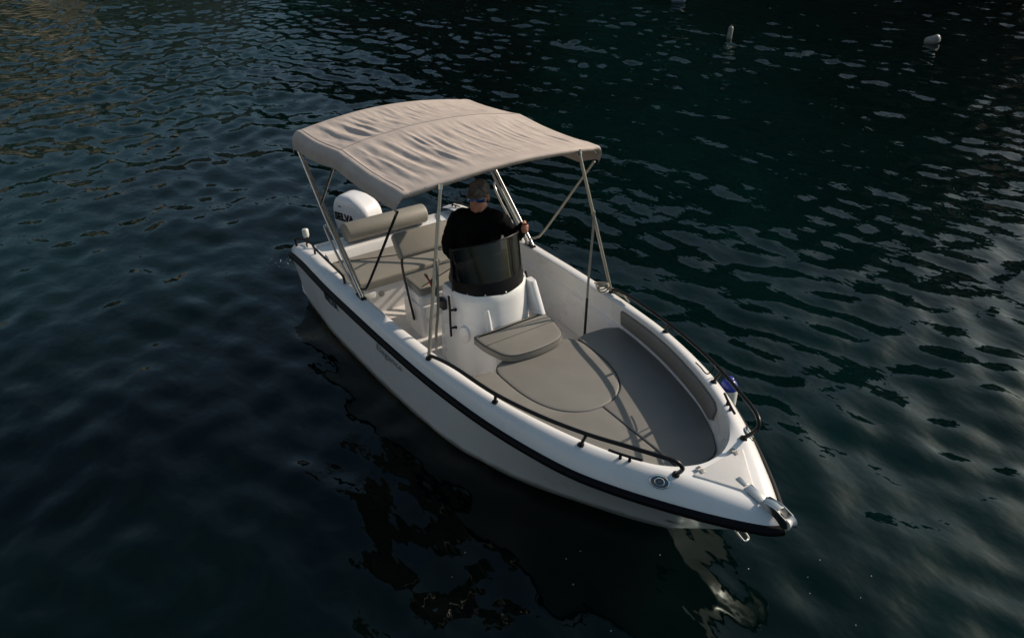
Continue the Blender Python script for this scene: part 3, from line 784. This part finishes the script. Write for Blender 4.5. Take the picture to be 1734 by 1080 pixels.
# ------------------------------------------------------------------ bimini top
bi = empty('bimini_top', (1.45, 0, .78), boat)
BO = Vector((1.45, 0, .78))
def ztop(x): return interp(x, [(.30, 2.075), (.40, 2.10), (.8, 2.14), (1.33, 2.185), (1.9, 2.20), (2.35, 2.215), (2.6, 2.21)])
_r = random.Random(21)
CREASES = []
for q_ in range(100):     # long tension creases running fore and aft, deepest on the starboard half
    front = _r.random() < .6
    y_ = _r.uniform(-.80, .80); st_ = max(0, min(1, (.5-y_)/1.0))
    CREASES.append(((1.90 if front else .86)+_r.gauss(0, .14), y_, (_r.uniform(.35, .66) if front else _r.uniform(.25, .50)), _r.uniform(.014, .032)*(.8+.5*st_), _r.uniform(.002, .0048)*(.6+.85*st_)*(1 if front else .85), _r.gauss(.05, .05), _r.gauss(0, .05)))
for y_, am_ in ((-.50, .011), (-.63, .0125), (-.34, .008), (-.75, .009)):
    CREASES.append((1.90, y_, .70, .045, am_, .06+.05*_r.random(), .02))
for y_, am_ in ((-.70, .012), (-.56, .007)):
    CREASES.append((.86, y_, .58, .045, am_, .07, .03))
def canopy_pt(u, v):
    x = .32+2.12*u
    # the ends of the cloth bow outwards a little in the middle
    x += (.135*(1-abs(v)**3))*(max(0, u-.45)/.55)**1.5-(.02*(1-v*v))*(max(0, .2-u)/.2)
    a = abs(v); drop = interp(x, [(.3, .245), (1.0, .225), (1.4, .19), (2.0, .19), (2.55, .20)])
    W_ = .965
    zt = ztop(x)
    sag = .03*math.sin(math.pi*min(1, max(0, (x-.35)/.98)))+.035*math.sin(math.pi*min(1, max(0, (x-1.33)/1.2)))
    if a < .82:
        y = a/.82*.86; z = zt-.085*(y/.86)**2-sag*(1-.3*a)
    else:
        t = (a-.82)/.18; th = t*math.pi/2*.98
        z0 = zt-.085-sag*.75
        y = .86+.105*math.sin(min(1, t*1.8)*math.pi/2); z = z0-.03*(1-math.cos(min(1, t*1.8)*math.pi/2))-drop*max(0, t-.22)/.78*.62
    y = math.copysign(y, v)
    env = math.sin(math.pi*min(1, max(0, (x-.33)/1.0)))*.8+1.0*math.sin(math.pi*min(1, max(0, (x-1.33)/1.18)))
    env = min(1, 1.25*max(0, env)**.5)
    wv_ = 0
    for (xc, yc, hl, w_, am, sl, cu) in CREASES:
        t = (x-xc)/hl
        if -1 < t < 1:
            d = (y-(yc+sl*(x-xc)+cu*(x-xc)**2))/w_
            if -3 < d < 3: wv_ += am*(1-t*t)**1.2*(math.exp(-d*d*1.6)-.55*math.exp(-(d+1.25)**2*1.3))
    k_ = (1 if a < .82 else max(0, 1-(a-.82)/.1))
    z += env*k_*(wv_+.004*mnoise.noise(Vector((x*3.0+y, y*9-x, 7.1)))+.0026*mnoise.noise(Vector((x*6, y*30, 3.3)))+.0012*mnoise.noise(Vector((x*22, y*40, 5.3))))
    if v > 0 and a > .85: z -= .085*min(1, (a-.85)/.15)*min(1, max(0, (x-.9)/.5))*min(1, max(0, (2.42-x)/.25))  # port flap lowered, out of view, to shade the starboard gunwale
    if a > .85: y += math.copysign(.012*mnoise.noise(Vector((x*4, v*2, 4.4)))*min(1, (a-.85)*12), v)
    z += .003*mnoise.noise(Vector((x*3, y*3, 9)))
    return Vector((x, y, z))
NU, NV = 120, 260
top_ = [[canopy_pt(i/NU, -1+2*j/NV) for j in range(NV+1)] for i in range(NU+1)]
# hems at the two ends turn down
def hem(row, dx, dz): return [p+Vector((dx, 0, dz)) for p in row]
rows = [hem(top_[0], .006, -.045), hem(top_[0], -.010, -.018)]+top_+[hem(top_[-1], .010, -.016), hem(top_[-1], -.004, -.045)]
V, F = loft([[p-BO for p in r] for r in rows], False)
cv = obj('canopy', V, F, CANV, bi, 60, fixn=True)
sm = cv.modifiers.new('thickness', 'SOLIDIFY'); sm.thickness = .003; sm.offset = -1
# cross seams and hem stitching
for u, r in ((.455, .0045),):
    obj('seam', *tube([canopy_pt(u, v)-BO+Vector((0, 0, .001)) for v in np.linspace(-.84, .84, 60)], r, 6), mat('canvas_seam', (.33, .28, .255), .9), cv)
for v in (-.835,):
    obj('seam', *tube([canopy_pt(u, v)-BO+Vector((0, 0, .0)) for u in np.linspace(.02, .98, 70)], .0035, 6), MATS['canvas_seam'], cv)
def bow_tube(x0, zc, zs_, m, r=.0125):
    P = []
    for v in np.linspace(-1, 1, 33):
        a = abs(v); q = canopy_pt((x0-.32)/2.12, max(-.9, min(.9, v)))
        P.append(Vector((x0, math.copysign(min(.945, abs(q.y)-.01), v) if a > .02 else 0, q.z-.028)))
    return P
for s in (-1, 1):
    side = 'port' if s > 0 else 'starboard'
    def P(x, y, z): return Vector((x, s*y, z))-BO
    # main aft leg
    obj('main_leg', *tube([P(1.535, .943, .79), P(.90, .948, 1.32), P(.36, .94, 1.83), P(.345, .90, 1.97)], .0165, 12), STEEL, bi, 60)
    obj('twin_leg', *tube([P(1.50, .905, .80), P(.92, .912, 1.275), P(.40, .905, 1.72)], .0135, 12), DULLST, bi, 60)
    obj('leg_foot', *rbox((.14, .05, .02), .006, 2, P(1.50, .935, .785)), BLACK, bi)
    # folded support hoop beside the main leg
    hp_ = [P(1.40, .90, .80), P(1.07, .905, 1.04), P(.90, .915, 1.17), P(.845, .93, 1.225), P(.845, .955, 1.235), P(.92, .965, 1.18), P(1.10, .962, 1.04), P(1.43, .95, .80)]
    obj('support_hoop', *tube(smoothpath(hp_, 5), .012, 10), STEEL, bi, 60)
    obj('middle_leg', *tube([P(.79, .945, 1.42), P(1.28, .94, 1.99)], .0125, 10), DULLST, bi, 60)
    # front bow leg
    fl = [P(1.52, .93, .87), P(1.60, .935, .91), P(1.75, .94, 1.06), P(2.42, .940, 1.955)]
    obj('front_leg', *tube(smoothpath(fl, 5), .0115, 10), BLACK if s < 0 else DULLST, bi, 60)
    # forward pole with hanging strap
    obj('forward_pole', *tube([P(2.765, .933, .845), P(2.568, .645, 2.15)], .0145, 10), DULLST, bi, 60, 'forward %s canopy pole standing on the gunwale' % side)
    obj('pole_tip', *tube([P(2.574, .652, 2.12), P(2.568, .645, 2.155)], .02, 10), STEEL, bi)
    a = P(2.655, .762, 1.61)
    bt = P(2.655, .745, .36) if s > 0 else P(2.70, .83, .83)
    mid_ = a.lerp(bt, .5)+Vector((.012, -.01*s, 0))
    path = smoothpath([a, a.lerp(bt, .08)+Vector((.015, 0, 0)), mid_, a.lerp(bt, .8), bt], 6)
    k = int(len(path)*.60)
    if s > 0:
        obj('hanging_strap', *tube(path[:k+1], .011, 8, True, .18, Vector((.75, .66, 0))), WEB, bi, 60)
        obj('hanging_strap', *tube(path[k:], .012, 8, True, .18, Vector((.75, .66, 0))), WEBD, bi, 60, 'black lower half of the hanging strap')
        obj('strap_buckle', *rbox((.045, .02, .05), .008, 2, a+Vector((0, 0, .0))), DULLST, bi)
    else:
        obj('hanging_strap', *tube(path, .011, 8, True, .18, Vector((.75, .66, 0))), WEB, bi, 60)
        obj('strap_buckle', *rbox((.04, .02, .12), .008, 2, P(2.66, .765, 1.55)), WEB, bi)
# transverse bows under the cloth
for x0 in (.36, 1.33, 2.44):
    obj('frame_bow', *tube([p-BO for p in bow_tube(x0, 0, 0, None)], .0125, 10), STEEL, bi, 60)

# ------------------------------------------------------------------ tie rope bunched at the port pole foot
e = MB(); c = Vector((2.74, .915, .86))
for k in range(4):
    a = .4+.5*k; ex = Vector((.055+.012*k, -.03-.012*k, .0)); 
    loop = [c+Vector((math.cos(w)*(.055+.006*k)-.03, math.sin(w)*.045-.02-.012*k, .02*k+.028*math.sin(w*1+a))) for w in np.linspace(0, 2*math.pi, 15)]
    e.add(*tube(loop, .0075, 7, False))
tail = smoothpath([c+Vector((0, 0, .01)), c+Vector((.05, .03, .012)), c+Vector((.11, .01, .005)), c+Vector((.17, .022, .012)), c+Vector((.24, .005, .008)), c+Vector((.30, -.012, .010))], 5)
e.add(*tube(tail, .008, 7))
tail = smoothpath([c+Vector((.0, .02, .0)), c+Vector((.09, .04, .006)), c+Vector((.15, -.005, .012)), c+Vector((.22, .03, .01))], 5)
e.add(*tube(tail, .007, 7))
rope = e.out('rope', WEB, None, 60); tag(rope, 'beige rope bunched on the port gunwale at the foot of the canopy pole', 'rope')

# ------------------------------------------------------------------ fender over the port bow
fe = empty('fender', (4.25, .872, .47), label='white fender with blue top hanging over the port bow', cat='fender')
zz = [(-.30, .02), (-.295, .05), (-.26, .072), (-.2, .076), (.215, .074), (.242, .070)]
obj('body', *tube([(0, 0, z) for z, r in zz], [r for z, r in zz], 18), FENW, fe)
zz = [(.240, .0715), (.262, .068), (.284, .058), (.302, .042), (.308, .03), (.33, .028), (.335, .02)]
obj('cap', *tube([(0, 0, z) for z, r in zz], [r for z, r in zz], 18), FENB, fe)
ln = smoothpath([(0, 0, .32), (.0, -.08, .42), (.02, -.19, .50), (.045, -.272, .58), (.05, -.285, .55), (.0, -.28, .48), (-.1, -.24, .465), (-.17, -.22, .46)], 6)
obj('lanyard', *tube(ln, .005, 6), BLACK, fe)

# ------------------------------------------------------------------ helmsman
PX = Vector((1.82, .10, SOLE))
pe = empty('person', PX, label='helmsman in black jacket, camouflage cap and blue sunglasses standing behind the console', cat='person')
def W(*p): return Vector(p)-PX
face = rad(-50); fd = Vector((math.cos(face), math.sin(face), 0)); fs = Vector((-fd.y, fd.x, 0))
td = Vector((math.cos(rad(-33)), math.sin(rad(-33)), 0)); ts = Vector((-td.y, td.x, 0))   # ts = his left
hc = W(1.885, .10, 1.648)
shc = W(1.86, .10, 1.425)
hipc = W(1.82, .13, .98)
Ls = shc+ts*.195+Vector((0, 0, .0)); Rs = shc-ts*.195+Vector((0, 0, -.005))
Lh = W(2.085, .445, 1.365); Le = W(1.93, .455, 1.185)
Rh = W(1.93, -.06, 1.03); Re = W(1.69, -.105, 1.12)
def limb(m, pts, rads, sub=5, n=14):
    P = smoothpath(pts, sub); rr = list(np.interp(np.linspace(0, len(pts)-1, len(P)), range(len(pts)), rads))
    m.add(*tube(P, rr, n)); m.add(*ball(P[0], rr[0], nu=n)); m.add(*ball(P[-1], rr[-1], nu=n))
def fl_(v, c, M): return [c+M @ Vector(p) for p in v]
def torso(m, k=1.0, z0=0):
    R = []
    ax = shc-hipc
    for t, hw, hd in ((-.10, .165, .12), (.0, .18, .135), (.2, .185, .135), (.4, .185, .13), (.6, .195, .13), (.8, .20, .125), (.92, .185, .11), (1.0, .14, .09), (1.08, .075, .068)):
        c = hipc+ax*t; f = td.lerp(Vector((math.cos(rad(-25)), math.sin(rad(-25)), 0)), 1-max(0, min(1, t))).normalized(); s_ = Vector((-f.y, f.x, 0))
        R.append([c+s_*hw*k*math.cos(w)+f*hd*k*math.sin(w) for w in np.linspace(0, 2*math.pi, 24, False)])
    m.add(*loft(R, True, True, True))
def hand(m, wrist, palm_dir, across, down, curl=True):
    """palm, four curled fingers of unequal length and a thumb from the palm's side"""
    p0 = wrist; pc = wrist+palm_dir*.045
    R = []
    for t, w, d in ((0, .028, .020), (.3, .036, .019), (.7, .042, .017), (1.0, .041, .014)):
        c = wrist+palm_dir*.088*t
        R.append([c+across*w*math.cos(a)+down*d*math.sin(a) for a in np.linspace(0, 2*math.pi, 14, False)])
    m.add(*loft(R, True, True, True))
    for k, (o_, ln_) in enumerate(((.032, .072), (.011, .082), (-.011, .076), (-.031, .060))):
        b = wrist+palm_dir*.080+across*o_
        if curl: pts = [b, b+palm_dir*ln_*.42-down*.006, b+palm_dir*ln_*.62+down*ln_*.30, b+palm_dir*ln_*.48+down*ln_*.66]
        else: pts = [b, b+palm_dir*ln_*.5, b+palm_dir*ln_*.8+down*ln_*.2, b+palm_dir*ln_+down*.4*ln_]
        limb(m, pts, [.0098, .0092, .0086, .0075], 4, 8)
    tb = wrist+palm_dir*.025+across*.032
    limb(m, [tb, tb+palm_dir*.035+across*.022+down*.012, tb+palm_dir*.058+across*.014+down*.034], [.0125, .011, .0085], 4, 8)
m = MB()
torso(m, .93)
limb(m, [shc+Vector((0, 0, .02)), shc.lerp(hc, .5)+Vector((0, 0, .01)), hc-Vector((0, 0, .05))], [.062, .056, .058])
# skull and face
Mh = Matrix((fd, fs, Vector((0, 0, 1)))).transposed() @ Matrix.Rotation(rad(-6), 3, 'Y') @ Matrix.Scale(1.07, 3)
def H(x, y, z): return hc+Mh @ Vector((x, y, z))
V, F = ball((0, 0, 0), .098, .077, .105, 24, 16); m.add([H(x-.008, y, z+.025) for x, y, z in V], F)
V, F = ball((0, 0, 0), .066, .058, .075, 18, 12); m.add([H(x+.030, y, z-.045) for x, y, z in V], F)
limb(m, [H(.045, 0, -.098), H(.078, 0, -.100)], [.028, .022], 2)          # chin
limb(m, [H(.0, .052, -.07), H(.055, .030, -.098)], [.026, .022], 3); limb(m, [H(.0, -.052, -.07), H(.055, -.030, -.098)], [.026, .022], 3)
limb(m, [H(.088, 0, .010), H(.108, 0, -.022), H(.104, 0, -.036)], [.010, .014, .013], 4)   # nose
for s in (-1, 1):
    limb(m, [H(.075, s*.030, -.012), H(.060, s*.055, -.005)], [.022, .02], 2)   # cheekbones
    limb(m, [H(.080, s*.012, .030), H(.074, s*.05, .028)], [.011, .010], 3)     # brow
    V, F = ball((0, 0, 0), .018, .009, .032, 12, 8); m.add([H(x-.012, s*.080+y, z-.010) for x, y, z in V], F)   # ears
    m.add(*ball(H(.082, s*.032, .008), .013, nu=10, nv=8))                        # eyes behind the lenses
limb(m, [H(.083, -.022, -.064), H(.092, 0, -.061), H(.083, .022, -.064)], [.007, .008, .007], 3)  # lips
limb(m, [H(.081, -.020, -.074), H(.090, 0, -.075), H(.081, .020, -.074)], [.007, .009, .007], 3)
limb(m, [Ls, Le, Lh-(Lh-Le).normalized()*.02], [.05, .042, .028]); limb(m, [Rs, Re, Rh-(Rh-Re).normalized()*.02], [.05, .042, .028])
ld = (Vector((.9, .2, -.10))).normalized(); la = Vector((.25, -.95, 0)).normalized()
hand(m, Lh, Vector((.93, -.36, .05)).normalized(), Vector((.05, .0, 1)).normalized(), Vector((-.36, -.93, 0)).normalized())
hand(m, Rh, Vector((.80, .55, -.1)).normalized(), Vector((.45, -.70, .5)).normalized(), Vector((.2, .2, -.95)).normalized())
LF = W(1.80, .22, SOLE+.05); RF = W(1.74, -.04, SOLE+.05)
legs = ((hipc+ts*.09, W(1.86, .21, .66), LF+Vector((0, 0, .05))), (hipc-ts*.09, W(1.83, .0, .66), RF+Vector((0, 0, .05))))
for a, b, c in legs: limb(m, [a, b, c], [.082, .058, .042])
for c in (LF, RF): limb(m, [c+Vector((-.03, 0, -.01)), c+Vector((.12, -.04, -.022))], [.036, .026])
fuse(m, .0065, 'body', SKIN, pe, 4)
j = MB(); torso(j, 1.07)
limb(j, [shc+Vector((0, 0, .03)), shc.lerp(hc, .40)], [.078, .068])
limb(j, [shc, Ls+(shc-Ls)*.1, Le, Lh-(Lh-Le).normalized()*.03], [.088, .078, .066, .045], 6)
limb(j, [shc, Rs+(shc-Rs)*.1, Re, Rh-(Rh-Re).normalized()*.03], [.088, .082, .074, .046], 6)
jk = fuse(j, .011, 'jacket', JACK, pe, 6)
for v in jk.data.vertices:
    q_ = v.co; v.co += v.normal*(.010*mnoise.noise(q_*9)+.006*mnoise.noise(q_*22))
t_ = MB()
for a, b, c in legs: limb(t_, [a, b, c+Vector((0, 0, -.01))], [.098, .074, .058], 6)
t_.add(*ball(hipc, .17, .17, .12)); fuse(t_, .014, 'trousers', TROU, pe, 6)
for c in (LF, RF):
    s_ = MB(); limb(s_, [c+Vector((-.05, .01, -.008)), c+Vector((.05, -.012, -.008)), c+Vector((.15, -.05, -.02))], [.042, .042, .030], 5, 12); s_.out('shoe', SHOE, pe)
# cap with brim and button
R = []
for k in range(9):
    a = math.pi/2*k/8.4
    R.append([H(-.010+.108*math.cos(a)*math.cos(w), .088*math.cos(a)*math.sin(w), .040+.098*math.sin(a)) for w in np.linspace(0, 2*math.pi, 28, False)])
c_ = MB(); c_.add(*loft([[p-Vector((0, 0, .012)) for p in R[0]]]+R, True, False, True))
cap = c_.out('cap', CAPM, pe, 60)
bt_ = []
for t in np.linspace(0, 1, 7):
    row = []
    for w in np.linspace(-1.15, 1.15, 15):
        r0 = Vector((-.010+.104*math.cos(w), .086*math.sin(w), .036)); ex = .072*math.cos(w*.85)**.7
        row.append(H(r0.x+ex*t, r0.y*(1+.06*t), r0.z-.010*t-.010*t*abs(math.sin(w))))
    bt_.append(row)
V, F = loft(bt_, False); bo_ = obj('brim', V, F, CAPM, cap, 60); sd_ = bo_.modifiers.new('thickness', 'SOLIDIFY'); sd_.thickness = .004
obj('cap_button', *ball(H(-.010, 0, .139), .008, nu=8, nv=5), CAPM, cap)
hr = MB()
for k in range(5):
    z = .034-.018*k
    hr.add(*tube([H(-.012+.098*math.cos(w), .080*math.sin(w), z) for w in np.linspace(1.75, 2*math.pi-1.75, 14)], .008, 6))
hr.out('hair', HAIR, pe, None)
# wraparound sunglasses
gl = []
for z in (-.024, .0, .022):
    gl.append([H(.040+.066*math.cos(w)**.8, (.078)*math.sin(w), z+.002+.012*(z < 0)*(abs(w) < .18)) for w in np.linspace(-1.25, 1.25, 21)])
V, F = loft(gl, False); g_ = obj('sunglasses', V, F, GLASB, pe, 60); sd_ = g_.modifiers.new('thickness', 'SOLIDIFY'); sd_.thickness = .003
for s in (-1, 1): obj('temple', *tube([H(.068, s*.070, .012), H(.02, s*.081, .010), H(-.03, s*.083, .004)], .004, 6), BLACK, g_)

# ------------------------------------------------------------------ buoys and foam
def buoy(name, loc, rot, L_, r, m, label, grp=None):
    b = empty(name, loc, label=label, cat='buoy', group=grp); b.rotation_euler = rot
    zz = [(-.5, .35), (-.46, .75), (-.36, 1), (.36, 1), (.45, .8), (.5, .35)]
    obj('body', *tube([(0, 0, z*L_) for z, q_ in zz], [q_*r for z, q_ in zz], 16), m, b)
    obj('eye', *tube([(math.cos(w)*.03, 0, L_*.5+.015+math.sin(w)*.03) for w in np.linspace(0, 2*math.pi, 11)], .008, 6, False), ENGB, b)
    return b
buoy('buoy', (-6.45, 12.62, .10), (rad(6), rad(8), 0), .40, .062, BUOYM, 'slim white buoy floating upright in the dark water')
buoy('buoy', (-3.35, 16.35, .06), (rad(20), rad(64), rad(30)), .36, .10, BUOYM, 'white buoy tipped on its side catching the sun at right')
buoy('buoy', (-10.7, 15.0, .10), (rad(0), rad(90), rad(56)), .42, .12, BUOYB, 'pale blue float lying flat at the top edge of the view')
e = MB(); rng = random.Random(5)
def fleck(x, y, r):
    z = float(wave_height(np.array([x]), np.array([y]))[0]); V, F = ball((x, y, z+.001), r, r*rng.uniform(.6, 1.2), r*.45, 6, 4); e.add(V, F)
for k in range(8):
    a = rng.gauss(0, 1); b = rng.gauss(0, 1); fleck(5.6+a*.25+b*.10, .6+b*.35, rng.uniform(.002, .004))
for k in range(24): fleck(-1.12+rng.gauss(0, .07), -.82+rng.gauss(0, .11), rng.uniform(.002, .0065))
for k in range(18): fleck(5.2+rng.gauss(0, .7), -1.6+rng.gauss(0, .6), rng.uniform(.002, .005))
fo = e.out('foam', FOAM, None, None); tag(fo, 'small white foam flecks drifting on the water', kind='stuff')
